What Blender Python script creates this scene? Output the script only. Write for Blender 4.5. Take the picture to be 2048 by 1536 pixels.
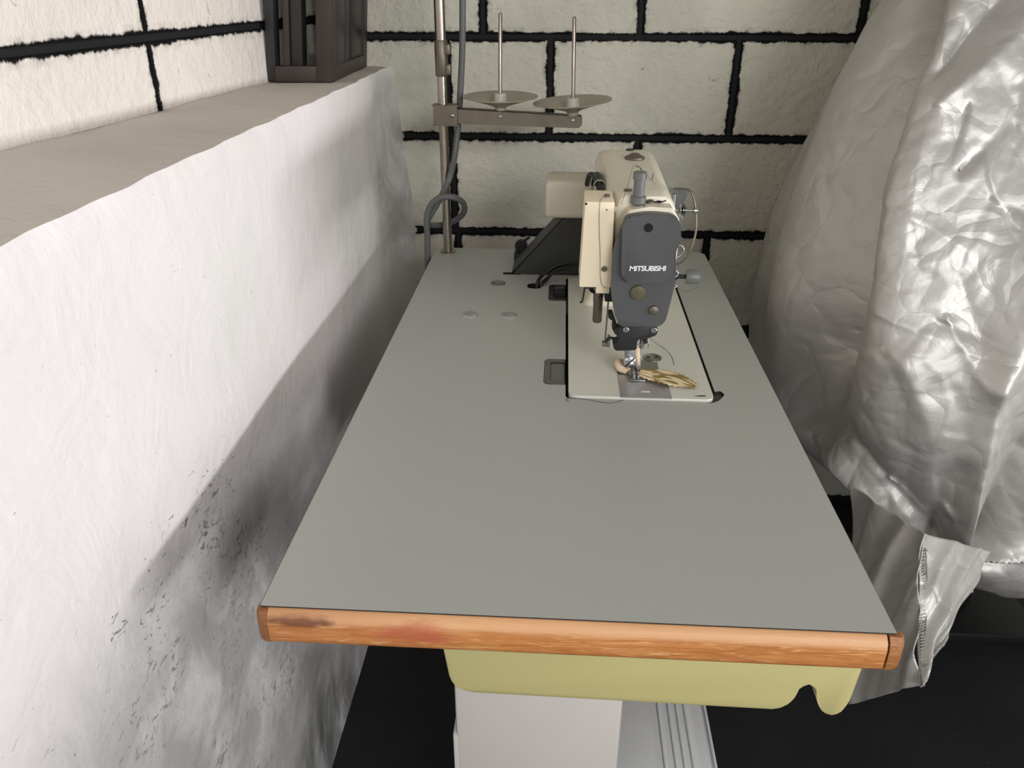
import bpy, bmesh, math, random
import numpy as np
from mathutils import Vector, Matrix, geometry
R = math.radians
random.seed(4); rng = np.random.default_rng(7)
for o in list(bpy.data.objects): bpy.data.objects.remove(o)
SC = bpy.context.scene; COL = SC.collection

# ------------------------------------------------------------------ camera, world, light, exposure
cd = bpy.data.cameras.new('camera'); cam = bpy.data.objects.new('camera', cd); COL.objects.link(cam)
cd.sensor_fit = 'HORIZONTAL'; cd.sensor_width = 36.0; cd.lens = 36*1591/2048; cd.clip_start = .02
cam.location = (.2559, -.5237, 1.2596); cam.rotation_euler = (R(90-26.722), 0, R(3.537))
SC.camera = cam
W = bpy.data.worlds.new('world'); SC.world = W; W.use_nodes = True
bg = W.node_tree.nodes['Background']; bg.inputs[0].default_value = (.95, .98, 1.0, 1); bg.inputs[1].default_value = .50
def area(name, loc, target, sx, sy, power, col=(1, 1, 1)):
    l = bpy.data.lights.new(name, 'AREA'); l.shape = 'RECTANGLE'; l.size = sx; l.size_y = sy; l.energy = power; l.color = col
    o = bpy.data.objects.new(name, l); COL.objects.link(o); o.location = loc
    d = Vector(target)-Vector(loc); o.rotation_euler = d.to_track_quat('-Z', 'Y').to_euler(); return o
area('doorway_daylight', (1.7, -2.5, 2.05), (0, .6, .9), 1.6, .8, 56, (1.0, .985, .985))
area('side_opening_daylight', (4.2, -1.3, .90), (-.1, .05, .84), 3.0, .32, 126, (1.0, .985, .985))
SC.view_settings.view_transform = 'Standard'; SC.view_settings.look = 'None'
SC.view_settings.exposure = 0.0; SC.view_settings.gamma = 1; SC.view_settings.use_curve_mapping = False

# ------------------------------------------------------------------ helpers
def lin(c):
    c = [x/255 for x in c]; return tuple([x/12.92 if x <= .04045 else ((x+.055)/1.055)**2.4 for x in c]+[1])
class N:
    """tiny node builder"""
    def __init__(s, m): s.t = m.node_tree; s.n = s.t.nodes; s.l = s.t.links
    def new(s, typ, **kw):
        n = s.n.new(typ)
        for k, v in kw.items():
            if k in n.inputs.keys(): 
                try: n.inputs[k].default_value = v
                except Exception: s.l.new(v, n.inputs[k])
            else: setattr(n, k, v)
        return n
    def link(s, a, b): s.l.new(a, b)
    def coord(s): return s.n.new('ShaderNodeTexCoord').outputs['Object']
    def noise(s, vec, scale, detail=4, rough=.55, dist=0):
        n = s.n.new('ShaderNodeTexNoise'); n.inputs['Scale'].default_value = scale; n.inputs['Detail'].default_value = detail
        n.inputs['Roughness'].default_value = rough; n.inputs['Distortion'].default_value = dist; s.link(vec, n.inputs['Vector']); return n.outputs['Fac']
    def mapr(s, v, a, b, c=0, d=1, smooth=False):
        n = s.n.new('ShaderNodeMapRange'); n.clamp = True
        if smooth: n.interpolation_type = 'SMOOTHSTEP'
        s.link(v, n.inputs[0])
        for i, x in enumerate((a, b, c, d)): n.inputs[i+1].default_value = x
        return n.outputs[0]
    def math(s, op, a, b=None):
        n = s.n.new('ShaderNodeMath'); n.operation = op
        for i, x in enumerate((a, b)):
            if x is None: continue
            if isinstance(x, (int, float)): n.inputs[i].default_value = x
            else: s.link(x, n.inputs[i])
        return n.outputs[0]
    def mix(s, f, a, b):
        n = s.n.new('ShaderNodeMix'); n.data_type = 'RGBA'
        if isinstance(f, (int, float)): n.inputs[0].default_value = f
        else: s.link(f, n.inputs[0])
        for i, x in ((6, a), (7, b)):
            if isinstance(x, tuple): n.inputs[i].default_value = x
            else: s.link(x, n.inputs[i])
        return n.outputs[2]
    def scaled(s, vec, sc, loc=(0, 0, 0)):
        n = s.n.new('ShaderNodeMapping'); n.inputs['Scale'].default_value = sc; n.inputs['Location'].default_value = loc
        s.link(vec, n.inputs[0]); return n.outputs[0]
    def ell(s, vec, c, r):
        """1 inside an ellipsoid, soft edge"""
        v = s.scaled(vec, tuple(1/x for x in r), tuple(-a/b for a, b in zip(c, r)))
        n = s.n.new('ShaderNodeVectorMath'); n.operation = 'LENGTH'; s.link(v, n.inputs[0]); return n.outputs['Value']
    def bump(s, h, strength, dist, prev=None):
        n = s.n.new('ShaderNodeBump'); n.inputs['Strength'].default_value = strength; n.inputs['Distance'].default_value = dist
        s.link(h, n.inputs['Height'])
        if prev is not None: s.link(prev, n.inputs['Normal'])
        return n.outputs[0]
def mat(name, col, rough=.5, metal=0, spec=.5, grain=.06, gscale=40, bump=0, bscale=120, bdist=.001):
    m = bpy.data.materials.new(name); m.use_nodes = True; b = m.node_tree.nodes['Principled BSDF']; n = N(m)
    b.inputs['Roughness'].default_value = rough; b.inputs['Metallic'].default_value = metal; b.inputs['Specular IOR Level'].default_value = spec
    c = lin(col); v = n.coord(); f = n.noise(v, gscale)
    a = tuple(min(1, x*(1+grain)) for x in c[:3])+(1,); d = tuple(x*(1-grain) for x in c[:3])+(1,)
    n.link(n.mix(f, d, a), b.inputs['Base Color'])
    if bump: n.link(n.bump(n.noise(v, bscale), bump, bdist), b.inputs['Normal'])
    return m
def base(name, rough=.5, metal=0, spec=.5):
    m = bpy.data.materials.new(name); m.use_nodes = True; b = m.node_tree.nodes['Principled BSDF']
    b.inputs['Roughness'].default_value = rough; b.inputs['Metallic'].default_value = metal; b.inputs['Specular IOR Level'].default_value = spec
    return m, N(m), b

def obj(name, me, m=None, parent=None, smooth=40, label=None, kind=None, slots=None):
    if isinstance(me, bmesh.types.BMesh):
        bm = me; me = bpy.data.meshes.new(name); bmesh.ops.recalc_face_normals(bm, faces=bm.faces); bm.to_mesh(me); bm.free()
    o = bpy.data.objects.new(name, me); COL.objects.link(o)
    for x in (slots or ([m] if m else [])): me.materials.append(x)
    if smooth:
        for p in me.polygons: p.use_smooth = True
        me.set_sharp_from_angle(angle=R(smooth))
    if parent:
        o.parent = parent; o.matrix_parent_inverse = Matrix.Translation(parent.location).inverted() if parent.type == 'EMPTY' else Matrix()
    if label: o['label'] = label
    if kind: o['kind'] = kind
    return o
def thing(name, label, cat, loc, group=None):
    o = bpy.data.objects.new(name, None); COL.objects.link(o); o.location = loc; o.empty_display_size = .05
    o['label'] = label; o['category'] = cat
    if group: o['group'] = group
    return o
def bx(bm, x0, x1, y0, y1, z0, z1, bev=0, seg=2):
    r = bmesh.ops.create_cube(bm, size=1); vs = r['verts']
    for v in vs: v.co = Vector(((x0+x1)/2+v.co.x*(x1-x0), (y0+y1)/2+v.co.y*(y1-y0), (z0+z1)/2+v.co.z*(z1-z0)))
    if bev:
        es = list({e for v in vs for e in v.link_edges}); bmesh.ops.bevel(bm, geom=es, offset=bev, segments=seg, profile=.5, affect='EDGES')
    return bm
def box(*a, **k): return bx(bmesh.new(), *a, **k)
def arc(pts, rad=0, seg=5):
    """round the corners of a closed 2D polygon (rad one number or one per corner)"""
    out = []; n = len(pts)
    for i in range(n):
        r = rad[i] if isinstance(rad, (list, tuple)) else rad
        p = Vector(pts[i]).to_2d(); a = Vector(pts[i-1]).to_2d()-p; b = Vector(pts[(i+1) % n]).to_2d()-p
        r = min(r, a.length*.45, b.length*.45)
        if r <= 0: out.append(tuple(p)); continue
        s = p+a.normalized()*r; e = p+b.normalized()*r
        for k in range(seg+1):
            t = k/seg; q = s*(1-t)**2+p*2*t*(1-t)+e*t*t; out.append(tuple(q))
    return out
def circ(c, r, n=24, ry=None): return [(c[0]+r*math.cos(2*math.pi*k/n), c[1]+(ry or r)*math.sin(2*math.pi*k/n)) for k in range(n)]
def prism(outer, d0, d1, axis='y', holes=(), bev=0, bm=None):
    """polygon (with holes) extruded along an axis: y -> points are (x,z); z -> (x,y); x -> (y,z)"""
    bm = bm or bmesh.new(); loops = [outer]+list(holes)
    f3 = {'y': lambda p, d: (p[0], d, p[1]), 'z': lambda p, d: (p[0], p[1], d), 'x': lambda p, d: (d, p[0], p[1])}[axis]
    tris = geometry.tessellate_polygon([[Vector((p[0], p[1], 0)) for p in l] for l in loops]) if holes else None
    flat = [p for l in loops for p in l]
    A = [bm.verts.new(f3(p, d0)) for p in flat]; B = [bm.verts.new(f3(p, d1)) for p in flat]
    caps = []
    if tris:
        for t in tris:
            try: caps.append(bm.faces.new([A[i] for i in t])); bm.faces.new([B[i] for i in reversed(t)])
            except ValueError: pass
    else: caps.append(bm.faces.new(A)); bm.faces.new(list(reversed(B)))
    k = 0
    for l in loops:
        n = len(l)
        for i in range(n):
            j = (i+1) % n
            try: bm.faces.new([A[k+i], A[k+j], B[k+j], B[k+i]])
            except ValueError: pass
        k += n
    if bev:
        es = [e for f in caps for e in f.edges]
        bmesh.ops.bevel(bm, geom=list(set(es)), offset=bev, segments=2, profile=.5, affect='EDGES')
    return bm
def lathe(prof, loc=(0, 0, 0), axis='z', n=28, tilt=None, bm=None):
    """prof: (radius, height) pairs"""
    bm = bm or bmesh.new(); rings = []
    M = {'z': Matrix(), 'y': Matrix.Rotation(R(90), 4, 'X'), 'x': Matrix.Rotation(R(90), 4, 'Y')}[axis]
    if tilt: M = Matrix.Rotation(R(tilt[0]), 4, 'X') @ Matrix.Rotation(R(tilt[1]), 4, 'Y') @ M
    M = Matrix.Translation(loc) @ M
    for r, h in prof:
        if r < 1e-6: rings.append([bm.verts.new(M @ Vector((0, 0, h)))]*n)
        else: rings.append([bm.verts.new(M @ Vector((r*math.cos(2*math.pi*k/n), r*math.sin(2*math.pi*k/n), h))) for k in range(n)])
    for a, b in zip(rings, rings[1:]):
        for k in range(n):
            vs = [a[k], a[(k+1) % n], b[(k+1) % n], b[k]]; u = []
            for v in vs:
                if v not in u: u.append(v)
            if len(u) > 2:
                try: bm.faces.new(u)
                except ValueError: pass
    return bm
def smoothpath(pts, sub=6):
    P = [Vector(p) for p in pts]; out = []
    for i in range(len(P)-1):
        a = P[max(i-1, 0)]; b = P[i]; c = P[i+1]; d = P[min(i+2, len(P)-1)]
        for k in range(sub):
            t = k/sub; out.append(.5*((2*b)+(c-a)*t+(2*a-5*b+4*c-d)*t*t+(3*b-a-3*c+d)*t**3))
    out.append(P[-1]); return out
def tube(pts, r, n=10, sub=6, bm=None, flat=None, taper=None):
    bm = bm or bmesh.new(); P = smoothpath(pts, sub) if sub else [Vector(p) for p in pts]
    up = Vector((0, 0, 1)); rings = []; T0 = None; nv = None
    for i, p in enumerate(P):
        t = (P[min(i+1, len(P)-1)]-P[max(i-1, 0)]).normalized()
        if nv is None:
            nv = t.cross(up) if abs(t.dot(up)) < .95 else t.cross(Vector((1, 0, 0)))
        nv = (nv-t*nv.dot(t)).normalized(); b = t.cross(nv)
        rr = r if taper is None else r*(1+(taper-1)*i/(len(P)-1))
        rings.append([bm.verts.new(p+nv*rr*math.cos(2*math.pi*k/n)+b*rr*(flat or 1)*math.sin(2*math.pi*k/n)) for k in range(n)])
    for a, b in zip(rings, rings[1:]):
        for k in range(n): bm.faces.new([a[k], a[(k+1) % n], b[(k+1) % n], b[k]])
    bm.faces.new(rings[0]); bm.faces.new(list(reversed(rings[-1]))); return bm
def grid_mesh(name, V, nu, nv, closed_u=False):
    """V: (nv*nu,3) array, rows along v"""
    fs = []
    for j in range(nv-1):
        for i in range(nu if closed_u else nu-1):
            a = j*nu+i; b = j*nu+(i+1) % nu; fs.append((a, b, b+nu, a+nu))
    me = bpy.data.meshes.new(name); me.from_pydata([tuple(v) for v in V.tolist()], [], fs); me.update(); return me

# ------------------------------------------------------------------ materials
def plaster(name, c0, c1, speck=False, bump=.5):
    m, n, b = base(name, .9, 0, .15); v = n.coord()
    big = n.noise(v, 3.5, 5, .6, .4)
    col = n.mix(n.mapr(big, .35, .7), lin(c0), lin(c1))
    if speck:
        # mildew flecks low on the wall towards the front
        vv = n.scaled(v, (1, 1, 1)); fl = n.noise(n.scaled(v, (1, .8, 1.6)), 75, 5, .68, 1.2)
        reg = n.mapr(n.ell(v, (-.12, .12, .50), (.35, .58, .36)), .5, 1.05, 1, 0, True)
        reg = n.math('MULTIPLY', reg, n.mapr(n.noise(v, 7, 3), .35, .6))
        th = n.mapr(reg, 0, 1, .69, .545)
        fk = n.mapr(n.math('SUBTRACT', fl, th), 0, .035)
        col = n.mix(n.math('MULTIPLY', fk, .8), col, lin((62, 62, 60)))
        # grey-green damp low down, also greyed for dimmer light there, and in back corner
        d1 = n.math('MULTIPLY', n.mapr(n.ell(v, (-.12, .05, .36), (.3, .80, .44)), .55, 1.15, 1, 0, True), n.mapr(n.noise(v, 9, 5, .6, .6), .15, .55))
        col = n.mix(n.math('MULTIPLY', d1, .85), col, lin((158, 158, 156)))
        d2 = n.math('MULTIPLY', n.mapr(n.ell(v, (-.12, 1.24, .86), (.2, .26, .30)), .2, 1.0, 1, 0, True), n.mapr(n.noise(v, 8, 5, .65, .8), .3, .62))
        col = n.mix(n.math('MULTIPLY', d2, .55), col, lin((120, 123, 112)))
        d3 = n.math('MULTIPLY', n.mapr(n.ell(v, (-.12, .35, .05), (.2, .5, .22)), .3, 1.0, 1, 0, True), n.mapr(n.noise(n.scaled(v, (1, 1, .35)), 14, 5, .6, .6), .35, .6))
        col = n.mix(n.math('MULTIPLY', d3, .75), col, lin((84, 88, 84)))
        # scuffs
        sc = n.mapr(n.noise(n.scaled(v, (1, 1, .55)), 16, 2, .5, 2.2), .80, .84)
        col = n.mix(n.math('MULTIPLY', sc, .6), col, lin((120, 112, 104)))
    n.link(col, b.inputs['Base Color'])
    h1 = n.noise(v, 11, 4, .6, .5); nb = n.bump(h1, bump, .012)
    nb = n.bump(n.noise(v, 90, 4, .6), bump*.6, .0025, nb); n.link(nb, b.inputs['Normal']); return m
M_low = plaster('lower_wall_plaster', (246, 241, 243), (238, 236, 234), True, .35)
M_ledge = plaster('cement_ledge', (214, 207, 200), (200, 194, 187), False, .35)
def block_mat(name, c0, c1, c2, bump=1.0):
    m, n, b = base(name, .92, 0, .12); v = n.coord()
    uv = []
    for u in ('EdgeA', 'EdgeB'):
        k = n.n.new('ShaderNodeUVMap'); k.uv_map = u; s = n.n.new('ShaderNodeSeparateXYZ'); n.link(k.outputs[0], s.inputs[0]); uv += [s.outputs[0], s.outputs[1]]
    d = n.math('MINIMUM', n.math('MINIMUM', uv[0], uv[1]), n.math('MINIMUM', uv[2], uv[3]))
    nz = n.noise(v, 55, 5, .7); nl = n.noise(v, 9, 3)
    dd = n.math('SUBTRACT', d, n.math('MULTIPLY', n.math('SUBTRACT', n.math('ADD', nz, n.math('MULTIPLY', nl, .5)), .6), .016))
    black = n.mapr(dd, .0005, .0035, 1, 0)
    halo = n.mapr(dd, .001, .012, .5, 0)
    big = n.mapr(n.noise(v, 4, 5, .6, .6), .38, .66); col = n.mix(big, lin(c0), lin(c1))
    col = n.mix(n.math('MULTIPLY', n.mapr(n.noise(v, 2.2, 4, .6), .5, .72), .5), col, lin(c2))
    pit = n.mapr(n.noise(v, 42, 3, .6, .8), .70, .76)
    col = n.mix(n.math('MULTIPLY', pit, .5), col, lin((120, 112, 100)))
    col = n.mix(n.math('MULTIPLY', halo, n.mapr(nz, .4, .7)), col, lin((60, 58, 55)))
    col = n.mix(black, col, lin((24, 24, 26)))
    n.link(col, b.inputs['Base Color'])
    nb = n.bump(n.noise(v, 16, 4, .6, .6), .45, .010)
    nb = n.bump(n.noise(v, 60, 4, .66), bump, .0060, nb); n.link(nb, b.inputs['Normal']); return m
M_block = block_mat('painted_block_white', (222, 219, 203), (206, 205, 192), (214, 198, 186))
M_blockL = block_mat('painted_block_cream', (240, 232, 226), (232, 226, 218), (236, 230, 208), .55)
M_joint = mat('black_joint_paint', (24, 24, 26), .85, bump=.6, bscale=70, bdist=.004)
def floor_mat():
    m, n, b = base('black_painted_floor', .62, 0, .35); v = n.coord()
    col = n.mix(n.noise(v, 5, 5), lin((30, 30, 33)), lin((47, 47, 49)))
    s = n.mapr(n.noise(v, 130, 2, .5), .75, .79); col = n.mix(n.math('MULTIPLY', s, .5), col, lin((130, 130, 125)))
    n.link(col, b.inputs['Base Color']); n.link(n.bump(n.noise(v, 60, 4), .4, .003), b.inputs['Normal']); return m
M_floor = floor_mat()
def lam_mat():
    m, n, b = base('grey_laminate', .42, 0, .42); v = n.coord()
    col = n.mix(n.noise(v, 400, 2, .6), lin((170, 173, 168)), lin((178, 181, 176)))
    col = n.mix(n.math('MULTIPLY', n.mapr(n.noise(v, 3, 4), .4, .7), .25), col, lin((178, 178, 171)))
    n.link(col, b.inputs['Base Color'])
    n.link(n.mapr(n.noise(v, 6, 4), .3, .7, .36, .5), b.inputs['Roughness'])
    n.link(n.bump(n.noise(v, 500, 2), .12, .0004), b.inputs['Normal']); return m
M_lam = lam_mat()
def wood_mat(name, dark=1.0, marks=True):
    m, n, b = base(name, .45, 0, .4); v = n.coord()
    g = n.noise(n.scaled(v, (6, 60, 60)), 3.5, 6, .65, .8); g2 = n.noise(n.scaled(v, (2.5, 30, 30)), 9, 4, .6, 1.5)
    c = lambda t: tuple(x*dark for x in lin(t)[:3])+(1,)
    col = n.mix(n.mapr(g, .3, .7), c((166, 100, 50)), c((206, 142, 84)))
    col = n.mix(n.mapr(g2, .54, .66), col, c((218, 166, 114)))
    if marks:
        sx = n.n.new('ShaderNodeSeparateXYZ'); n.link(v, sx.inputs[0])
        worn = n.mapr(n.math('ADD', sx.outputs[2], n.math('MULTIPLY', g2, .006)), .759, .764)
        col = n.mix(n.math('MULTIPLY', worn, .85), col, c((216, 168, 124)))
        j = n.math('MULTIPLY', n.math('SUBTRACT', n.noise(n.scaled(v, (1, 1, 3)), 45, 4), .5), 1.4)
        st = n.mapr(n.math('ADD', n.ell(v, (.036, -.005, .7595), (.036, .05, .0065)), j), .5, 1.05, 1, 0)
        col = n.mix(n.math('MULTIPLY', st, .8), col, lin((66, 36, 34)))
        rd = n.mapr(n.math('ADD', n.ell(v, (.142, -.005, .752), (.042, .05, .012)), j), .4, 1.05, 1, 0)
        col = n.mix(n.math('MULTIPLY', rd, .7), col, lin((178, 88, 70)))
        lf = n.mapr(sx.outputs[0], .0, .16, 1, 0); col = n.mix(n.math('MULTIPLY', lf, .35), col, lin((150, 84, 44)))
    n.link(col, b.inputs['Base Color']); n.link(n.bump(g2, .25, .0015), b.inputs['Normal']); return m
M_wood = wood_mat('worn_beech_edging'); M_wood_d = wood_mat('dark_end_grain', .42, False)
def chip_mat(name, c, chips=.79, cs=28):
    m, n, b = base(name, .42, 0, .4); v = n.coord()
    col = n.mix(n.noise(v, 12, 4), tuple(x*.95 for x in lin(c)[:3])+(1,), lin(c))
    ch = n.mapr(n.noise(v, cs, 2, .5, .4), chips, chips+.006); col = n.mix(ch, col, lin((50, 44, 36)))
    n.link(col, b.inputs['Base Color']); return m
M_white = chip_mat('white_enamel_stand', (214, 208, 202), .775, 45)
M_tread = mat('pale_grey_metal', (226, 227, 228), .45)
M_tray = mat('khaki_plastic', (190, 182, 126), .5, grain=.04, gscale=8, bump=.15, bscale=300, bdist=.0004)
M_cream = chip_mat('cream_machine_enamel', (226, 220, 200), .9)
M_bed = mat('bed_enamel', (216, 217, 205), .3, spec=.5, grain=.03, gscale=9)
M_boxc = chip_mat('cream_box_paint', (236, 222, 194), .80, 70)
M_face = mat('slate_grey_paint', (76, 77, 79), .42, grain=.05, gscale=300, bump=.1, bscale=500, bdist=.0003)
M_black = mat('black_metal', (26, 26, 27), .45)
M_hole = mat('dark_recess', (10, 10, 10), .9)
M_dk = mat('dark_grey_cover', (58, 59, 55), .5)
M_chrome = mat('chrome', (205, 205, 205), .16, 1, grain=.04, bump=.05, bscale=60)
M_steel = mat('brushed_steel', (150, 150, 150), .34, 1, grain=.15, gscale=25, bump=.08, bscale=80)
M_slide = mat('satin_steel_plate', (196, 196, 198), .42, .85, grain=.12, gscale=60)
M_pole = mat('aged_chrome_tube', (168, 158, 148), .30, 1, grain=.3, gscale=30, bump=.15, bscale=90)
M_bar = mat('tarnished_steel_bar', (120, 112, 100), .48, .8, grain=.25, gscale=35)
M_dish = mat('khaki_bakelite_dish', (158, 152, 134), .45, grain=.06)
M_hub = mat('ivory_plastic', (190, 184, 172), .4)
M_cable = mat('grey_rubber_cable', (96, 98, 97), .5)
M_cableb = mat('black_rubber_cable', (22, 22, 24), .45)
M_pgrey = mat('grey_plastic', (104, 105, 103), .4)
M_rubber = mat('dark_rubber', (62, 62, 58), .55)
M_olive = mat('olive_plastic_plug', (88, 82, 62), .38)
M_text = mat('white_print', (225, 226, 226), .5)
M_rust = mat('brown_steel_paint', (60, 50, 46), .5, grain=.35, gscale=18, bump=.3, bscale=60, bdist=.001)
M_rustd = mat('dark_steel_paint', (44, 43, 44), .42, grain=.3, gscale=18, bump=.3, bscale=60, bdist=.001)
M_thread = mat('grey_thread', (70, 72, 76), .7)
def silver_mat():
    m, n, b = base('silver_coated_polyester', .42, .45, .5); v = n.coord()
    col = n.mix(n.noise(v, 6, 4), lin((176, 174, 170)), lin((200, 198, 194))); n.link(col, b.inputs['Base Color'])
    n.link(n.mapr(n.noise(v, 9, 4), .3, .7, .42, .56), b.inputs['Roughness'])
    w = n.noise(v, 5, 3, .5); vo = n.n.new('ShaderNodeTexVoronoi'); vo.feature = 'DISTANCE_TO_EDGE'; vo.inputs['Scale'].default_value = 16
    ad = n.n.new('ShaderNodeVectorMath'); ad.operation = 'ADD'
    nc = n.n.new('ShaderNodeTexNoise'); nc.inputs['Scale'].default_value = 9; n.link(v, nc.inputs['Vector'])
    sc = n.n.new('ShaderNodeVectorMath'); sc.operation = 'SCALE'; sc.inputs['Scale'].default_value = .12; n.link(nc.outputs['Color'], sc.inputs[0])
    n.link(v, ad.inputs[0]); n.link(sc.outputs[0], ad.inputs[1]); n.link(ad.outputs[0], vo.inputs['Vector'])
    nb = n.bump(n.mapr(vo.outputs['Distance'], 0, .25), .22, .006)
    nb = n.bump(n.noise(v, 28, 4, .6, 1.0), .25, .004, nb); nb = n.bump(n.noise(v, 900, 1), .12, .0003, nb)
    n.link(nb, b.inputs['Normal']); return m
M_silver = silver_mat()
def fabric_mat():
    m, n, b = base('cream_leaf_print_fabric', .85, 0, .1); k = n.n.new('ShaderNodeUVMap'); k.uv_map = 'UVMap'
    v = n.scaled(k.outputs[0], (1.5, 3.2, 1)); s = n.mapr(n.noise(v, 2.4, 0, .3, .3), .50, .52)
    n.link(n.mix(s, lin((226, 208, 168)), lin((146, 122, 78))), b.inputs['Base Color']); return m
M_fab = fabric_mat()
M_fabc = mat('cream_fabric', (220, 198, 168), .85)

# ------------------------------------------------------------------ setting
obj('floor', box(-.6, 3.4, -5.5, 1.5, -.05, 0), M_floor, kind='structure')
def block(x0, x1, z0, z1, y, parent, m, painted=(1, 1, 1, 1), frame=None, thick=.006):
    """one block of a wall: face proud of the joints; edge distances go to the shader"""
    bm = bmesh.new(); b = .0022
    F = frame or (lambda a, d, z: (a, y-d, z))
    L = [(x0, z0), (x1, z0), (x1, z1), (x0, z1)]; I = [(x0+b, z0+b), (x1-b, z0+b), (x1-b, z1-b), (x0+b, z1-b)]
    B = [bm.verts.new(F(p[0], 0, p[1])) for p in L]; Mv = [bm.verts.new(F(p[0], thick-b, p[1])) for p in L]; T = [bm.verts.new(F(p[0], thick, p[1])) for p in I]
    bm.faces.new(T)
    for i in range(4):
        j = (i+1) % 4; bm.faces.new([B[i], B[j], Mv[j], Mv[i]]); bm.faces.new([Mv[i], Mv[j], T[j], T[i]])
    bm.verts.index_update(); co = [None]*12
    for i in range(4): co[B[i].index] = L[i]; co[Mv[i].index] = L[i]; co[T[i].index] = I[i]
    ua = bm.loops.layers.uv.new('EdgeA'); ub = bm.loops.layers.uv.new('EdgeB')
    for f in bm.faces:
        for l in f.loops:
            p = co[l.vert.index]
            l[ua].uv = (p[0]-x0+(0 if painted[0] else 1), p[1]-z0+(0 if painted[1] else 1))
            l[ub].uv = (x1-p[0]+(0 if painted[2] else 1), z1-p[1]+(0 if painted[3] else 1))
    return obj('block', bm, m, parent, smooth=30)
YB = 1.31
wb = obj('wall_back', box(-.6, 3.4, YB, YB+.15, 0, 2.5), M_joint, kind='structure')
g = .0055
courses = [(.02, .49, [.25, .82, 1.3, 1.9]), (.505, .7385, [.0155, .597, 1.15, 1.7]), (.7385, .9545, [.009, .4215, .86, 1.3, 1.75]), (.9545, 1.159, [.003, .2255, .6185, 1.06, 1.5, 1.95]),
           (1.159, 1.365, [.082, .411, .86, 1.28, 1.7]), (1.365, 1.57, [.24, .63, 1.05, 1.5]), (1.57, 1.775, [.05, .45, .86, 1.3]), (1.775, 1.98, [.24, .63, 1.05, 1.5]), (1.98, 2.3, [.05, .45, .86, 1.3])]
for z0, z1, xs in courses:
    e = [-.45]+xs+[2.4, 2.85, 3.29]
    for a, b in zip(e, e[1:]): block(a+g, b-g, z0+g, z1-g, YB, wb, M_block, (a > -.4, 1, b < 3.2, 1))
obj('ceiling', box(-.6, 3.4, -2.0, 1.46, 2.5, 2.6), mat('ceiling_paint', (205, 202, 194), .9), kind='structure')
wr = box(3.3, 3.4, -4.2, 1.31, 0, .80); bx(wr, 3.3, 3.4, -4.2, 1.31, 1.25, 2.5); bx(wr, 3.3, 3.4, .35, 1.31, .80, 1.25)
obj('wall_right', wr, mat('right_wall_paint', (120, 118, 112), .9), kind='structure')
# left wall: thick lower part (grid with soft unevenness and a plastered corner) and a ledge on top
ny, nz_ = 160, 80; V = []
for j in range(nz_):
    z = 1.098*j/(nz_-1)
    for i in range(ny):
        y = -2.0+3.31*i/(ny-1); k = max(0, (y-1.17)/.14); x = -.127+(.014+.026*min(1, (1.098-z)/.3))*k*k
        x += .0022*math.sin(y*5.1+z*3)+.0018*math.sin(y*11.3-z*9)+.0012*math.sin(z*23+y*7)
        if j == nz_-1: x -= .004+.0015*math.sin(y*31)+.0015*math.sin(y*67)
        V.append((x, y, z))
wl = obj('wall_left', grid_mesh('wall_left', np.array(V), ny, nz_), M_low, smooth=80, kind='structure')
V = []
for j, x in enumerate(np.linspace(-.1335, -.62, 24)):
    for i in range(ny):
        y = -2.0+3.31*i/(ny-1); e = .0015*math.sin(y*31)+.0015*math.sin(y*67)
        V.append((x-(e if j == 0 else 0)+(.0022*math.sin(y*5.1+3.3) if j == 0 else 0)+(.004 if j == 0 else 0), y, 1.098+(.0012*math.sin(y*9+x*20)+.0008*math.sin(y*33+x*31)+.0006 if j else 0)))
obj('ledge', grid_mesh('ledge', np.array(V), ny, 24), M_ledge, wl, smooth=80, label='bare grey cement ledge on top of the thick lower wall')
up = obj('upper_wall', prism([(-2.0, 1.09), (YB, 1.09), (YB, 2.5), (-2.0, 2.5)], 0, -.08, 'x'), M_joint, wl, smooth=0)
for v in up.data.vertices: v.co.x += -.379+.0905*v.co.y
FL = lambda a, d, z: (-.379+.0905*a+d, a, z)
gh = .0040
for z0, z1, ys, fp in [(1.096, 1.193, [.629, 1.1], 0), (1.193, 1.395, [.629, 1.1], 1), (1.395, 1.6, [-.1, .35, .85], 1), (1.6, 1.8, [-.3, .15, .63, 1.1], 1), (1.8, 2.0, [-.1, .35, .85], 1), (2.0, 2.3, [-.3, .15, .63, 1.1], 1)]:
    e = [-1.9]+ys+[1.305]
    for a, b in zip(e, e[1:]): block(a+.0022, b-.0022, z0+gh*1.2*fp, z1-gh*1.3, 0, up, M_blockL, (a > -1.8, fp, b < 1.3, 1), FL)

# ------------------------------------------------------------------ steel window grille standing on the ledge
t = thing('steel_window_frame', 'dark brown steel window frame standing upright on the grey ledge in the corner', 'window frame', (-.225, 1.14, 1.0995))
z0, z1 = 1.0995, 1.85
def fr(name, x0, x1, y0, y1, a, b, m=M_rustd, bev=.0012):
    bm = box(x0, x1, y0, y1, a, b, bev=bev)
    for v in bm.verts: v.co.x += .095*(v.co.z-z0)
    obj(name, bm, m, t, smooth=30)
fr('post', -.2855, -.2690, .990, 1.02, z0, z1); fr('post', -.2545, -.2440, .995, 1.03, z0+.02, z1, M_rust); fr('post', -.2425, -.2220, 1.000, 1.03, z0+.02, z1)
fr('post', -.1925, -.1640, .985, 1.015, z0, z1, M_rust); fr('post', -.1800, -.1665, 1.018, 1.085, z0+.02, z1); fr('post', -.1810, -.1690, 1.105, 1.135, z0+.02, z1, M_rust)
fr('post', -.1850, -.1680, 1.250, 1.285, z0, z1, M_rust); fr('post', -.1835, -.1700, 1.155, 1.245, z0+.02, z1)
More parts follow.
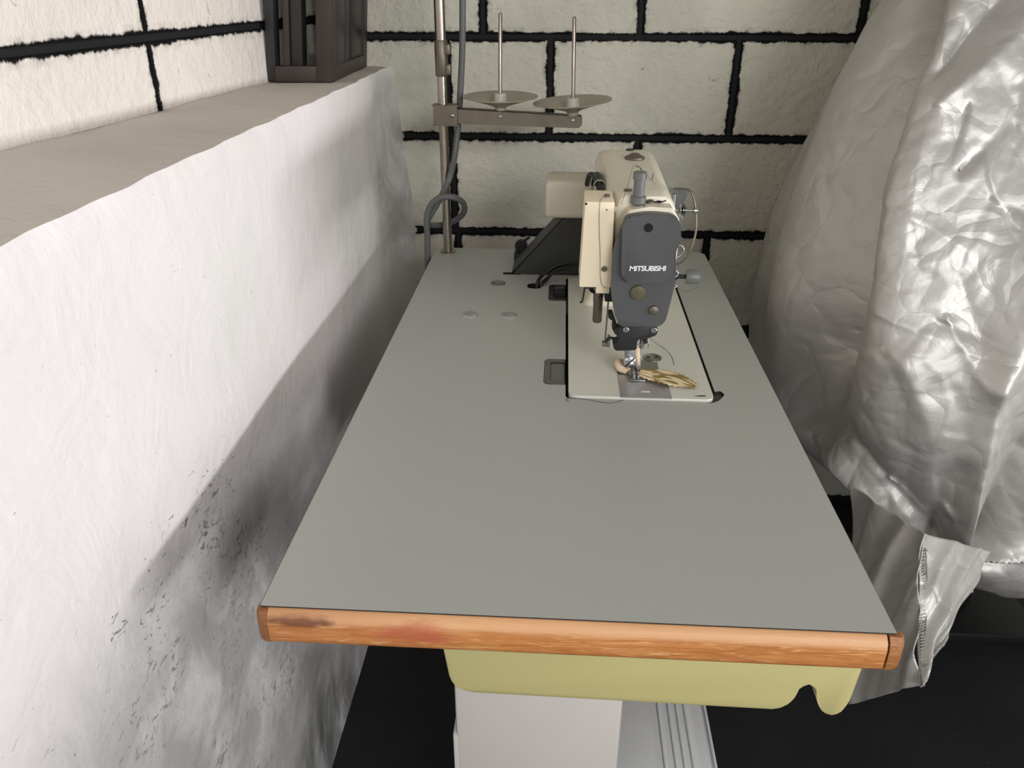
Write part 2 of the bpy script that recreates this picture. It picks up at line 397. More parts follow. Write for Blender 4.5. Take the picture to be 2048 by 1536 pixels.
fr('rail', -.2690, -.1925, .987, 1.01, z0, z0+.027, M_rust); fr('rail', -.1850, -.1655, 1.0152, 1.2498, z0, z0+.026, M_rust)
fr('rail', -.2550, -.1850, 1.262, 1.28, z0, z0+.026); fr('rail', -.2855, -.1640, .987, 1.285, z1, z1+.03)

# ------------------------------------------------------------------ sewing table
tb = thing('sewing_table', 'grey laminate industrial sewing table with worn orange wooden front edge', 'table', (.275, .53, 0))
TW, TL, ZT = .55, 1.066, .77
bed_hole = arc([(.2690, .4085), (.4455, .4085), (.4575, .4060), (.4700, .4140), (.4815, .4330), (.4765, .4440), (.4690, .4400), (.4690, .8900), (.2690, .8900)], [.012, .002, .012, .012, .008, .006, .002, .008, .008])
hng = lambda y: arc([(.2390, y-.041), (.2692, y-.041), (.2692, y+.041), (.2390, y+.041)], [.010, 0, 0, .010])
# one opening outline: bed with the two hinge notches on its left side
H1, H2 = .490, .8115
opening = arc([(.2690, .4085), (.4455, .4085), (.4575, .4060), (.4700, .4140), (.4815, .4330), (.4765, .4440), (.4690, .4400), (.4690, .8900), (.2690, .8900),
               (.2690, H2+.041), (.2385, H2+.041), (.2385, H2-.041), (.2690, H2-.041), (.2690, H1+.041), (.2385, H1+.041), (.2385, H1-.041), (.2690, H1-.041)],
              [.010, .002, .010, .010, .008, .006, .002, .008, .008, 0, .009, .009, 0, 0, .009, .009, 0])
oval = arc([(.1990, .830), (.2260, .830), (.2260, .858), (.1990, .858)], .0125)
slot = arc([(.150, .905), (.185, .905), (.185, .917), (.150, .917)], .005)
outer = arc([(.001, 0), (TW-.001, 0), (TW-.001, TL), (.001, TL)], [.001, .001, .02, .02])
lam = obj('laminate_top', prism(outer, ZT-.0016, ZT, 'z', [opening, oval, slot]), None, tb, smooth=30, slots=[M_lam, mat('laminate_edge', (44, 36, 30), .7)])
for p in lam.data.polygons: p.material_index = 0 if abs(p.normal.z) > .5 else 1
obj('core_board', prism(arc([(.004, .003), (TW-.004, .003), (TW-.004, TL-.003), (.004, TL-.003)], .01), ZT-.036, ZT-.0018, 'z', [opening, oval, slot]), mat('core_edge', (34, 30, 27), .8), tb, smooth=30, label='dark core board under the laminate')
# front edging: rounded profile run along x
pr = [(.0025, ZT-.0018), (.0015, ZT-.0012), (-.002, ZT-.0018), (-.0065, ZT-.006), (-.0085, ZT-.012), (-.0085, ZT-.031), (-.007, ZT-.0345), (-.003, ZT-.036), (.0025, ZT-.036)]
obj('front_edging', prism(pr, .0085, .5405, 'x'), M_wood, tb, smooth=50, label='scratched orange beech edging with dark and red stains')
pl = [(.004, ZT-.0018), (0, ZT-.0014), (-.0028, ZT-.006), (-.0035, ZT-.014), (-.0035, ZT-.031), (-.002, ZT-.035), (.004, ZT-.036)]
for s in (0, 1):
    q = [((p[0] if s == 0 else TW-p[0]), p[1]) for p in pl]
    obj('side_edging', prism(q, .003, TL-.003, 'y'), M_wood_d, tb, smooth=50, label='dark varnished side edging')
def corner(x0, x1, out, s):
    bm = bmesh.new(); prof = [(ZT-.0016, .35), (ZT-.006, .75), (ZT-.013, 1), (ZT-.031, 1), (ZT-.036, .75)]
    rings = []
    for z, k in prof:
        P = [(x0, .004), (x0, -.0085*k), (x1-s*.002, -.0075*k), (x1+out*k*.6, -.003), (x1+out*k, .004)]
        rings.append([bm.verts.new((p[0], p[1], z)) for p in P])
    for a, b in zip(rings, rings[1:]):
        for i in range(5): bm.faces.new([a[i], a[(i+1) % 5], b[(i+1) % 5], b[i]])
    bm.faces.new(rings[0]); bm.faces.new(rings[-1]); return bm
obj('corner_block', corner(.0082, 0, -.004, -1), wood_mat('brown_corner_wood', .5, False), tb, smooth=40, label='dark brown wooden corner piece')
obj('corner_block', corner(.5425, .5505, .009, 1), wood_mat('brown_corner_wood_b', .62, False), tb, smooth=40, label='brown wooden corner piece with an open joint')
# hinge rubbers
for y, dark in ((H1, 0), (H2, 1)):
    h = obj('hinge_plate', prism(arc([(.2390, y-.0405), (.2680, y-.0405), (.2680, y+.0405), (.2390, y+.0405)], [.009, 0, 0, .009]), ZT-.012, ZT+.0006, 'z',
            [arc([(.2475, y-.031), (.2675, y-.031), (.2675, y+.031), (.2475, y+.031)], .005)]), M_steel, tb, smooth=30, label='steel hinge plate let into the laminate beside the bed')
    obj('hinge_pad', prism(arc([(.2480, y-.030), (.2670, y-.030), (.2670, y+.028), (.2480, y+.028)], .005), ZT-.012, ZT-.001 if not dark else ZT-.006, 'z', bev=.0008), M_pgrey if not dark else M_black, h, smooth=30)
obj('recess_floor', box(.2300, .483, .400, .900, ZT-.055, ZT-.037), M_hole, tb, smooth=0)
obj('recess_pad', prism(arc([(.4455, .4095), (.4575, .4070), (.4695, .4148), (.4805, .4330), (.4760, .4428), (.4695, .4385)], [.002, .010, .010, .008, .006, .002]), ZT-.012, ZT-.0035, 'z'), M_rubber, tb, smooth=30, label='dark rubber corner pad beside the machine bed')
obj('oval_hole_liner', prism(arc([(.1992, .8302), (.2258, .8302), (.2258, .8578), (.1992, .8578)], .0125), ZT-.0355, ZT-.010, 'z'), M_hole, tb, smooth=0)
obj('slot_liner', prism(arc([(.1502, .9052), (.1848, .9052), (.1848, .9168), (.1502, .9168)], .005), ZT-.0355, ZT-.010, 'z'), M_hole, tb, smooth=0)
for x, y, m in ((.1452, .8531, M_steel), (.1109, .6960, M_slide), (.1756, .6956, M_slide)):
    obj('bolt_cap', lathe([(.0135, 0), (.0135, .0008), (.012, .0022), (.008, .0034), (0, .004)], (x, y, ZT)), m, tb)
# tray under the front edge
tp = [(.155, .733), (.165, .652), (.476, .649), (.486, .664), (.4895, .683), (.503, .683), (.507, .660), (.517, .645), (.529, .645), (.536, .662), (.541, .733)]
obj('tray', prism(arc(tp, [.004, .02, .016, .006, .007, .007, .008, .008, .008, .012, .004]), .022, .27, 'y', bev=.0012), M_tray, tb, smooth=50, label='khaki plastic drawer tray with a finger notch under the front edge')
mb = lathe([(0, -.11), (.075, -.11), (.085, -.09), (.085, .05), (.06, .07), (.06, .12), (0, .12)], (.30, .60, .60), 'y', n=32)  # unseen drum added to block light reaching the left wall
bx(mb, .26, .34, .50, .66, .66, .7335, bev=.004)
obj('motor_blocker', mb, M_black, tb, label='unseen black drum added under the table to block light')
obj('box_blocker', box(.06, .14, .55, .85, .56, .7335, bev=.006), M_dk, tb, label='unseen dark switch box added under the table to block light')  # unseen box, added to darken the wall below table height
obj('tray_rail', box(.21, .50, .012, .03, .7335, .735), M_black, tb, smooth=0)
# stand
obj('leg', box(.137, .352, .20, .30, .03, .7335, bev=.006), M_white, tb, label='chipped white sheet metal leg')
obj('leg_sleeve', box(.1325, .150, .2015, .303, .03, .372, bev=.003), M_white, tb)
obj('leg', box(.137, .352, .80, .90, .03, .7335, bev=.006), M_white, tb)
for y in (.25, .85): obj('foot', box(.06, .50, y-.04, y+.04, 0, .03, bev=.006), M_white, tb)
obj('crossbar', box(.225, .265, .30, .80, .30, .35, bev=.004), M_white, tb)
bm = box(.365, .5335, .33, .62, .112, .120, bev=.002)
for x in (.452, .470, .484, .498): bx(bm, x-.0025, x+.0025, .335, .615, .120, .1235, bev=.0012)
bx(bm, .5305, .5345, .33, .62, .108, .126, bev=.001)
obj('treadle', bm, M_tread, tb, smooth=30, label='pale grey ribbed foot treadle'); obj('treadle_rod', tube([(.25, .45, .105), (.528, .45, .105)], .007, sub=0), M_steel, tb)

# ------------------------------------------------------------------ sewing machine
sm = thing('sewing_machine', 'cream industrial sewing machine with slate grey face plate set into the table', 'sewing machine', (.366, .6, ZT))
def P(name, me, m, label=None, parent=sm, smooth=40): return obj(name, me, m, parent, smooth=smooth, label=label)
# bed
P('bed', prism(arc([(.2730, .4120), (.4640, .4120), (.4640, .8850), (.2730, .8850)], [.013, .013, .004, .004]), ZT-.030, ZT+.0030, 'z', bev=.0012), M_bed, 'off white enamelled bed plate')
P('slide_plate', prism(arc([(.3410, .4108), (.4085, .4108), (.4085, .4790), (.3410, .4790)], .001), ZT+.0025, ZT+.0038, 'z', bev=.0003), M_slide, 'polished steel slide plate')
P('slide_plate_grip', box(.370, .381, .4275, .4290, ZT+.0038, ZT+.0046), M_chrome)
P('needle_plate', prism(arc([(.3410, .4795), (.4000, .4795), (.4000, .5300), (.3410, .5300)], .004), ZT+.0025, ZT+.0038, 'z', bev=.0003), M_steel)
P('throat_disc', lathe([(.0135, 0), (.0135, .0014), (.0125, .0019), (0, .0019)], (.3945, .5370, ZT+.003)), M_steel)
for dx in (-.006, .006): P('disc_screw', lathe([(.0025, 0), (.0025, .0008), (0, .001)], (.3945+dx, .537, ZT+.0048), n=12), M_black)
P('bed_mark', prism(arc([(.438, .4195), (.452, .4200), (.455, .4225), (.446, .4225)], .001), ZT+.0029, ZT+.0033, 'z'), M_hole)
# arm body with chamfered cross-section, tapering towards the head
def armring(y, x0, x1, zb, zt, ch):
    return [(x0, y, zb), (x1, y, zb), (x1+.004, y, zb+.01), (x1+.004, y, zt-ch*1.6), (x1-ch*.35, y, zt-ch*.45), (x1-ch*1.1, y, zt), (x0+ch*1.1, y, zt), (x0+ch*.2, y, zt-ch*.35), (x0-.003, y, zt-ch*1.5), (x0-.003, y, zb+.01)]
def loft(rings):
    bm = bmesh.new(); Rr = [[bm.verts.new(p) for p in r] for r in rings]; n = len(rings[0])
    for a, b in zip(Rr, Rr[1:]):
        for i in range(n): bm.faces.new([a[i], a[(i+1) % n], b[(i+1) % n], b[i]])
    bm.faces.new(Rr[0]); bm.faces.new(list(reversed(Rr[-1]))); return bm
bm = loft([armring(.492, .330, .398, .915, 1.019, .010), armring(.52, .326, .400, .905, 1.021, .011), armring(.62, .320, .400, .905, 1.022, .011), armring(.76, .314, .404, .90, 1.022, .012), armring(.80, .312, .406, .87, 1.021, .013), armring(.812, .318, .400, .87, 1.014, .013)])
bmesh.ops.bevel(bm, geom=[e for e in bm.edges], offset=.0025, segments=2, profile=.5, affect='EDGES')
P('arm', bm, M_cream, 'cream arm casting')
P('pillar', loft([[(x, y, z) for x, y in arc([(a, c), (b, c), (b, d), (a, d)], .012, 4)] for z, a, b, c, d in ((ZT+.003, .300, .430, .742, .883), (ZT+.018, .308, .420, .752, .878), (.86, .312, .412, .755, .86), (.91, .312, .410, .74, .83), (1.0, .314, .404, .75, .81))]), M_cream, 'cream pillar of the arm')
bm = lathe([(.013, 0), (.015, .001), (.015, .0035), (.010, .0055), (.006, .0085), (0, .0092)], (.3655, .716, 1.022)); P('oil_cap', bm, M_bar, 'domed bronze grey cap on the arm')
P('oil_plug', lathe([(.006, 0), (.006, .002), (0, .0025)], (.3635, .79, 1.0215)), M_black)
P('arm_screw', lathe([(.0055, 0), (.0055, .0012), (0, .0016)], (.342, .515, 1.0205)), M_olive)
# head body
def headring(y, gx=0, gz=0):
    Pp = [(.333, .988), (.3412, 1.006), (.3669, 1.011), (.3948, 1.0095), (.4050, .996), (.4075, .972), (.405, .918), (.402, .894), (.397, .864), (.390, .8565), (.338, .8555), (.330, .872), (.3255, .905), (.3262, .955)]
    c = (.366, .93); return [(c[0]+(p[0]-c[0])*(1+gx), y, c[1]+(p[1]-c[1])*(1+gz)) for p in Pp]
P('head', loft([headring(.4665, -.05, -.01), headring(.4675, -.03, .010), headring(.505, -.03, .010), headring(.54, -.05, -.05)]), M_cream, 'cream casting behind the face plate', smooth=25)
fp = [(.3322, .988), (.3370, 1.0025), (.3662, 1.0075), (.3941, 1.005), (.4027, .998), (.4070, .972), (.4022, .9586), (.4050, .9188), (.4020, .8948), (.3970, .8632), (.3899, .8562), (.3374, .8550), (.3295, .8722), (.3234, .9034), (.3236, .9571)]
face = P('face_plate', prism(arc(fp, [.004, .006, .02, .006, .006, .003, .004, .01, .01, .005, .004, .004, .01, .01, .01]), .4560, .4668, 'y', bev=.0015), M_face, 'slate grey face plate')
cv = [(.3325, .9900), (.3365, 1.0030), (.3662, 1.0070), (.3920, 1.0045), (.4035, .9960), (.4062, .9733), (.3985, .9641), (.4000, .9330), (.3942, .9200), (.385, .9185), (.3483, .9177), (.3375, .9215), (.3345, .9341)]
cov = P('face_cover', prism(arc(cv, [.004, .006, .02, .008, .006, .003, .004, .006, .006, .006, .006, .006, .006]), .4480, .4562, 'y', bev=.0034), M_face, 'raised slate grey cover with white lettering')
P('cover_hole', lathe([(.0056, 0), (.0056, .0006), (0, .0006)], (.3645, .4481, .9905), 'y'), M_hole)
for nm, x, z, r in (('large_plug', .3585, .9030, .0103), ('small_plug', .3805, .8790, .0066)):
    P(nm, lathe([(r, 0), (r, .0015), (r*.9, .003), (r*.45, .0042), (0, .0045)], (x, .4562, z), 'y'), M_olive if r > .01 else M_bar)
fc = bpy.data.curves.new('lettering', 'FONT'); fc.body = 'MITSUBISHI'; fc.size = .0091; fc.extrude = .0001; fc.offset = .00022; fc.shear = .05; fc.space_character = .90
fo = bpy.data.objects.new('tmp', fc); COL.objects.link(fo); bpy.context.view_layer.update()
me = bpy.data.meshes.new_from_object(fo.evaluated_get(bpy.context.evaluated_depsgraph_get())); bpy.data.objects.remove(fo)
xs = [v.co.x for v in me.vertices]; w = max(xs)-min(xs); x0 = min(xs)
for v in me.vertices:
    a = (v.co.x-x0)/w; v.co = Vector((.3448+a*.0456, .4479-v.co.z, .9345+v.co.y*1.0+a*.0012))
P('lettering', me, M_text, 'white slanted capital lettering', smooth=0)
# black needle block
bk = [(.3377, .8519), (.3453, .8571), (.3822, .858), (.3886, .851), (.3873, .8431), (.3771, .8384), (.3719, .8368), (.3640, .8368), (.3625, .8345), (.3625, .8235), (.3610, .8205), (.3345, .8190), (.3320, .8225), (.3300, .8290), (.3376, .8316), (.3399, .8375), (.3316, .8431)]
P('needle_block', prism(arc(bk, .0016, 3), .4575, .478, 'y', bev=.0012), M_black, 'black bracket under the face plate')
for x, z in ((.3464, .8500), (.3832, .8503)): P('bracket_screw', lathe([(.0042, 0), (.0042, .0018), (.003, .0026), (.0018, .0012), (0, .0012)], (x, .4575, z), 'y', n=16), M_steel)
P('guide_bracket', tube([(.3640, .466, .8372), (.3632, .464, .8290), (.3690, .463, .8265), (.3745, .463, .8290), (.3750, .465, .8372)], .0011), M_steel)
P('clamp_knob', lathe([(.0036, 0), (.0036, .006), (.002, .0075), (0, .0075)], (.3735, .4655, .8330), 'y', n=14), M_black)
P('thread_hook', tube([(.3770, .464, .8340), (.3785, .463, .8280), (.3780, .463, .8230)], .0006), M_steel)
# presser bar, foot, needle
P('presser_bar', lathe([(.0042, 0), (.0042, .026)], (.3545, .482, .8010), n=16), M_steel)
bm = prism(arc([(.3480, .815), (.3500, .797), (.3600, .785), (.3680, .7790), (.3700, .7840), (.3650, .800), (.3615, .815)], .002), .476, .487, 'y', bev=.0008)
P('presser_foot', bm, M_steel); bm = box(.3560, .3780, .4560, .4720, .7742, .7765, bev=.0008); bx(bm, .360, .3635, .457, .478, .7765, .784, bev=.0008); bx(bm, .366, .369, .459, .476, .7765, .782, bev=.0008); P('foot_sole', bm, M_steel)
fs = P('foot_screw', lathe([(.0082, 0), (.0082, .003), (.0068, .0042), (0, .0044)], (.3560, .4755, .7955), 'y', n=24), M_chrome, 'bright slotted screw')
bm = box(-.0088, .0088, -.0004, .0004, -.0008, .0008)
for v in bm.verts: v.co = Matrix.Rotation(R(-48), 3, 'Y') @ v.co + Vector((.3560, .4712, .7955))
P('slot', bm, M_hole, parent=fs)
P('needle_bar', lathe([(.0033, 0), (.0033, .022)], (.3712, .478, .815), n=14), M_steel); P('needle', lathe([(.0002, -.002), (.0009, .006), (.0010, .040)], (.3712, .478, .776), n=10), M_chrome)
# lifting linkage left of the head
P('link_rod', tube([(.3250, .512, .884), (.3245, .516, .84), (.3238, .522, .801)], .0018, sub=3, flat=.7), M_steel)
P('link_block', box(.3190, .3300, .500, .523, .872, .904, bev=.002), M_black)
P('link_arm', tube([(.3400, .478, .8240), (.3310, .490, .8235), (.3275, .505, .8165), (.3270, .515, .8070)], .0032, flat=.6), M_black)
P('link_lever', box(.3262, .3305, .510, .515, .7995, .8190, bev=.002), M_steel)
P('link_pivot', lathe([(.0045, -.004), (.0045, .004)], (.3240, .520, .8020), 'x', n=14), M_steel)
P('side_lever', prism(arc([(.3235, .8670), (.3290, .8670), (.3360, .8480), (.3400, .8380), (.3330, .8370), (.3290, .8450), (.3300, .8550), (.3235, .8590)], .0015, 3), .474, .486, 'y'), M_black)
P('plunger', lathe([(.0057, 0), (.0065, .0015), (.0065, .030), (.0070, .032), (.0070, .046), (0, .046)], (.3108, .515, .8370), n=20), M_bar, 'dull steel plunger under the cream box')
P('plunger_guard', tube([(.2985, .52, .888), (.303, .515, .882), (.312, .512, .8815), (.327, .51, .882)], .0040, flat=.5), M_black)
P('plunger_screw', lathe([(.0022, 0), (.0022, .002), (0, .002)], (.3128, .5078, .8760), 'y', n=12), M_black)
P('hook_wire', tube([(.2925, .515, .892), (.2905, .51, .880), (.2888, .508, .870), (.2862, .506, .8685)], .0014), M_black)
# cream solenoid box
sb = P('solenoid_box', prism(arc([(.2830, .903), (.3240, .903), (.3230, 1.0155), (.2865, 1.0155)], .0015, 2), .472, .535, 'y', bev=.0006), M_boxc, 'upright cream painted steel box with chipped corner', smooth=30)
P('box_lug', box(.305, .323, .476, .500, .893, .903, bev=.001), M_boxc, parent=sb); P('box_underside', box(.290, .306, .480, .520, .898, .903), M_black, parent=sb)
P('box_screw', lathe([(.0036, 0), (.0036, .0025), (.0026, .003), (.0012, .0018), (0, .0018)], (.3145, .472, .9290), 'y', n=16), M_bar, parent=sb)
P('box_rivet', lathe([(.0011, 0), (.0011, .0005), (0, .0005)], (.3135, .472, 1.0060), 'y', n=10), M_bar, parent=sb)
P('box_grommet', lathe([(.0036, 0), (.0036, .003), (0, .003)], (.3145, .500, 1.0155), n=14), M_bar, parent=sb)
P('box_peg', box(.3235, .3262, .474, .480, 1.003, 1.009, bev=.0006), M_hub, parent=sb)
P('chip', lathe([(.0016, 0), (.0010, .0004), (0, .0004)], (.2875, .472, 1.0130), 'y', n=7), M_hole, parent=sb)
P('box_thread', tube([(.3135, .500, 1.0185), (.3080, .485, 1.0170), (.3045, .4715, 1.0150), (.3050, .4712, .985), (.3080, .4708, .950), (.3095, .4700, .925), (.3120, .4708, .908), (.3180, .4712, .9030)], .00028, n=5), M_thread, 'loose dark thread hanging down the front of the box')
# thread post on top of the head
P('thread_post', lathe([(.0098, 0), (.0098, .0085), (.0072, .0100), (.0070, .0300), (.0086, .0305), (.0086, .0385), (.0070, .0395), (0, .0395)], (.3535, .488, 1.0110), n=24), M_pgrey, 'grey plastic thread post')
P('post_hook', tube([(.3600, .484, 1.0420), (.3672, .482, 1.0420), (.3682, .482, 1.0430), (.3685, .480, 1.0505)], .0009, sub=2), M_chrome)
P('post_base', lathe([(.0050, 0), (.0050, .0015), (0, .002)], (.3640, .4750, 1.0090), n=14), M_bar); P('post_plug', lathe([(.0052, 0), (.0052, .0025), (.003, .0045), (0, .005)], (.3690, .488, 1.0110), n=14), M_bar)
P('head_spring', lathe([(.0032, 0), (.0040, .001), (.0032, .002)], (.3790, .4840, 1.0130), n=14), M_black)
P('spring_wire', tube([(.3700, .486, 1.0125), (.3760, .4840, 1.0140), (.3830, .4840, 1.0140), (.3880, .487, 1.0150)], .0009), M_black)
P('top_thread', tube([(.3315, .475, 1.0120), (.3400, .500, 1.0300), (.3470, .520, 1.0500), (.3530, .5200, 1.0510), (.3640, .5300, 1.0400), (.3800, .540, 1.0230)], .00028, n=5), M_thread)
P('hooked_wire', tube([(.3520, .540, 1.0460), (.3580, .545, 1.0440), (.3620, .550, 1.0330), (.3680, .545, 1.0290)], .0005, n=6), M_black)
# tension assembly and lever guard on the right
P('guard_plate', prism(arc([(.4000, .985), (.4000, 1.0150), (.4200, 1.0160), (.4260, 1.0080), (.4200, .9920), (.4090, .9800)], [.003, .004, .006, .004, .004, .004]), .5560, .5575, 'y'), M_steel, 'thin bright bracket on the right side of the head')
P('lever_guard', tube([(.4030, .535, 1.0190), (.4200, .532, 1.0190), (.4275, .530, 1.0130), (.4330, .528, .9950), (.4362, .527, .9700), (.4340, .526, .9480), (.4270, .525, .9300), (.4180, .524, .9210), (.4080, .523, .9200)], .0022, flat=.7), M_bar, 'curved steel guard of the take up lever')
P('guard_post', lathe([(.0028, 0), (.0028, .016)], (.4015, .5150, 1.0010), n=12), M_steel)
P('tension_stud', lathe([(.0018, 0), (.0018, .030)], (.4060, .525, .9930), 'x', n=10), M_steel)
for k, r in ((.0075, .0095), (.0105, .0105), (.0125, .0100), (.0150, .0060)): P('tension_disc', lathe([(r*.5, 0), (r, .0007), (r, .0011), (0, .0014)], (.4060+k-.0020, .525, .9930), 'x', n=20), M_chrome)
P('tension_nut', lathe([(.0040, 0), (.0040, .005), (0, .006)], (.4300, .525, .9930), 'x', n=12), M_chrome)
P('lower_disc', lathe([(.006, 0), (.010, .001), (.010, .0018), (0, .002)], (.4070, .520, .9480), 'x', n=20), M_chrome)
P('check_spring', tube([(.4080, .515, .9500), (.4180, .512, .9490), (.4210, .512, .9400), (.4130, .512, .9330), (.4080, .515, .9310)], .0009), M_chrome)
P('thread_eyelet', tube([(.4060, .520, .9100), (.4140, .518, .9130), (.4170, .518, .9070), (.4110, .518, .9010), (.4130, .518, .8940), (.4170, .518, .8900), (.4080, .518, .8870)], .0012), M_chrome)
kn = P('tension_knob', lathe([(0, 0), (.0098, 0), (.0103, .001), (.0103, .0165), (.0095, .0180), (0, .0180)], (.4330, .552, .8930), 'x', n=26), M_pgrey, 'ribbed grey tension knob')
P('knob_spring', lathe([(.0048, 0), (.0062, .0025), (.0048, .005), (.0062, .0075), (.0048, .0100), (.0060, .0130), (.003, .0170), (.003, .028)], (.4060, .552, .8930), 'x', n=16), M_black)
P('knob_thread', tube([(.4160, .548, .8880), (.4250, .548, .8760), (.4380, .546, .8740), (.4510, .546, .8820)], .0003, n=5), M_thread)
# rear: belt cover, motor cover, cables
P('belt_cover', prism(arc([(.1665, ZT+.001), (.3050, ZT+.001), (.3050, .905), (.2820, .8960), (.2550, .8720)], [.001, .001, .004, .01, .01]), .907, .985, 'y', bev=.002), M_dk, 'dark grey wedge shaped belt cover')
P('cover_rim', tube([(.1680, .9075, ZT+.0035), (.2550, .9075, .8725), (.2820, .9075, .8960)], .0016, sub=0), M_black)
P('motor_cover', box(.2280, .3140, .898, .990, .8790, .9465, bev=.009, seg=3), M_cream, 'rounded cream housing behind the box')
P('balance_wheel', lathe([(0, 0), (.034, 0), (.040, .006), (.040, .030), (.034, .036), (0, .036)], (.360, .8960, .955), 'y', n=36), M_black); P('arm_shaft', lathe([(.02, 0), (.02, .085)], (.360, .8960, .955), 'y', n=20), M_black)
for k in (0, 1):
    d = k*.008; P('solenoid_cable', tube([(.2160+d, .842, .740), (.2170+d, .845, .772), (.2260+d, .862, .7850-d), (.2480, .868, .7990-d), (.2720, .850, .8120-d), (.2950, .800, .8300-d), (.3160, .770, .8400)], .0035), M_cableb)
for k in (0, 1): P('arm_cable', tube([(.2960+k*.010, .730, .9800), (.2975+k*.009, .690, 1.0020), (.3030+k*.007, .655, 1.0090), (.3080+k*.004, .610, 1.0050), (.3130, .570, .9900), (.3160, .545, .965)], .0042), M_cableb)
P('cable_clip', lathe([(.0078, -.0030), (.0086, 0), (.0078, .0030)], (.3095, .612, 1.0045), 'y', n=18), M_hub, 'white cable clip')

# bobbin winder behind
bw = thing('bobbin_winder', 'small black bobbin winder on the back of the table left of the belt cover', 'bobbin winder', (.1760, 1.0, ZT))
obj('base', box(.1665, .1880, .985, 1.02, ZT, .786, bev=.002), M_black, bw)
obj('wheel', lathe([(0, -.007), (.0110, -.007), (.0125, -.004), (.0125, .004), (.0110, .007), (0, .007)], (.1800, 1.0, .7975), 'y'), M_black, bw); obj('lever', tube([(.1840, 1.0, .806), (.1900, 1.0, .8105), (.1965, 1.0, .8155)], .0027), M_black, bw)

# ------------------------------------------------------------------ spool stand
ss = thing('thread_stand', 'chromed spool stand pole at the back left corner of the table with two dishes', 'thread stand', (.0285, 1.040, ZT))
S = lambda n_, me, m, l=None: obj(n_, me, m, ss, label=l)
S('flange', lathe([(.0165, 0), (.0165, .002), (.013, .0035), (.009, .0035)], (.0285, 1.040, ZT)), M_pole)
S('lower_pole', lathe([(.0088, 0), (.0088, .345)], (.0285, 1.040, ZT+.002)), M_pole)
S('upper_pole', lathe([(.0100, 0), (.0100, .42), (0, .42)], (.0290, 1.040, 1.150)), M_pole)
bm = lathe([(.0105, 0), (.0118, .002), (.0118, .060), (.0105, .062)], (.0290, 1.040, 1.106))
for z in (1.118, 1.152): bx(bm, .0365, .0470, 1.030, 1.048, z-.009, z+.009, bev=.003)
bx(bm, .0270, .0300, 1.0255, 1.0290, 1.108, 1.166, bev=.0008); S('pole_coupling', bm, M_bar, 'clamp coupling joining the two tubes')
bm = prism(arc([(.0120, 1.0255), (.0570, 1.0255), (.0570, 1.0295), (.0120, 1.0295)], .001), 1.020, 1.056, 'z'); bx(bm, .0120, .0560, 1.0500, 1.054, 1.020, 1.056, bev=.001)
bx(bm, .0100, .0600, 1.0240, 1.0560, 1.0545, 1.0565); bx(bm, .0100, .0600, 1.0240, 1.0560, 1.0195, 1.0215); S('clamp', bm, M_bar)
S('clamp_bolt', lathe([(.0040, 0), (.0040, .003), (.002, .0045), (0, .0045)], (.0480, 1.0250, 1.0385), 'y', n=12), M_steel)
bm = bmesh.new(); Pp = arc([(.050, 1.0230), (.2850, 1.0170), (.2910, 1.0220), (.2915, 1.0360), (.2900, 1.0390), (.050, 1.0510)], [0, .004, .004, .002, .002, 0]); prism(Pp, 1.0300, 1.0330, 'y', bm=bm)
prism([(.050, 1.0495), (.2900, 1.0380), (.2900, 1.0395), (.050, 1.0512)], 1.0300, 1.0470, 'y', bm=bm); S('arm_bar', bm, M_bar, 'tarnished flat steel bar carrying the dishes')
for x, z, y, r, tl in ((.1375, 1.0490, 1.040, .0700, (1.5, 0)), (.2735, 1.0430, 1.030, .0725, (1.5, -4))):
    S('bolt', lathe([(.0032, 0), (.0032, .003), (0, .004)], (x, 1.0300, z-.0125), 'y', n=12), M_steel)
    S('dish', lathe([(.010, 0), (.0105, .006), (.016, .009), (.040, .0165), (r, .0245), (r+.0006, .0262), (r-.002, .0262), (.040, .0185), (.014, .0115), (.0, .0115)], (x, y, z-.003), tilt=tl, n=56), M_dish, 'khaki bakelite spool dish')
    S('hub', lathe([(.0135, 0), (.0115, .018), (.0095, .0195), (.0, .0195)], (x-.0003, y, z+.0085), tilt=(tl[0]*.3, tl[1]*.5), n=14), M_hub)
    S('pin', lathe([(.0036, 0), (.0034, .140), (.002, .1425), (0, .1425)], (x-.0006, y, z+.022), n=14, tilt=(0, -1.0 if x > .2 else .6)), M_pole)
cb = tube([(.071, 1.050, 1.47), (.0700, 1.058, 1.30), (.0660, 1.0625, 1.16), (.0590, 1.0640, 1.070), (.0560, 1.0640, 1.035), (.0520, 1.058, 1.000), (.0470, 1.047, .960), (.0400, 1.020, .925), (.0250, 1.017, .893), (.0090, 1.017, .866), (-.0060, 1.020, .842), (-.0085, 1.045, .824), (.0150, 1.067, .8180),
           (.0420, 1.065, .828), (.0620, 1.045, .850), (.0640, 1.025, .874), (.0480, 1.008, .889), (.0220, 1.004, .889), (.0020, 1.006, .872), (-.0070, 1.008, .845), (-.0080, 1.012, .812), (-.0095, 1.012, .770), (-.0110, 1.012, .700), (-.011, 1.012, .55)], .0060, n=12, sub=8)
c = obj('cable', cb, M_cable); c['label'] = 'grey rubber cable knotted once around the foot of the spool stand pole'; c['category'] = 'cable'

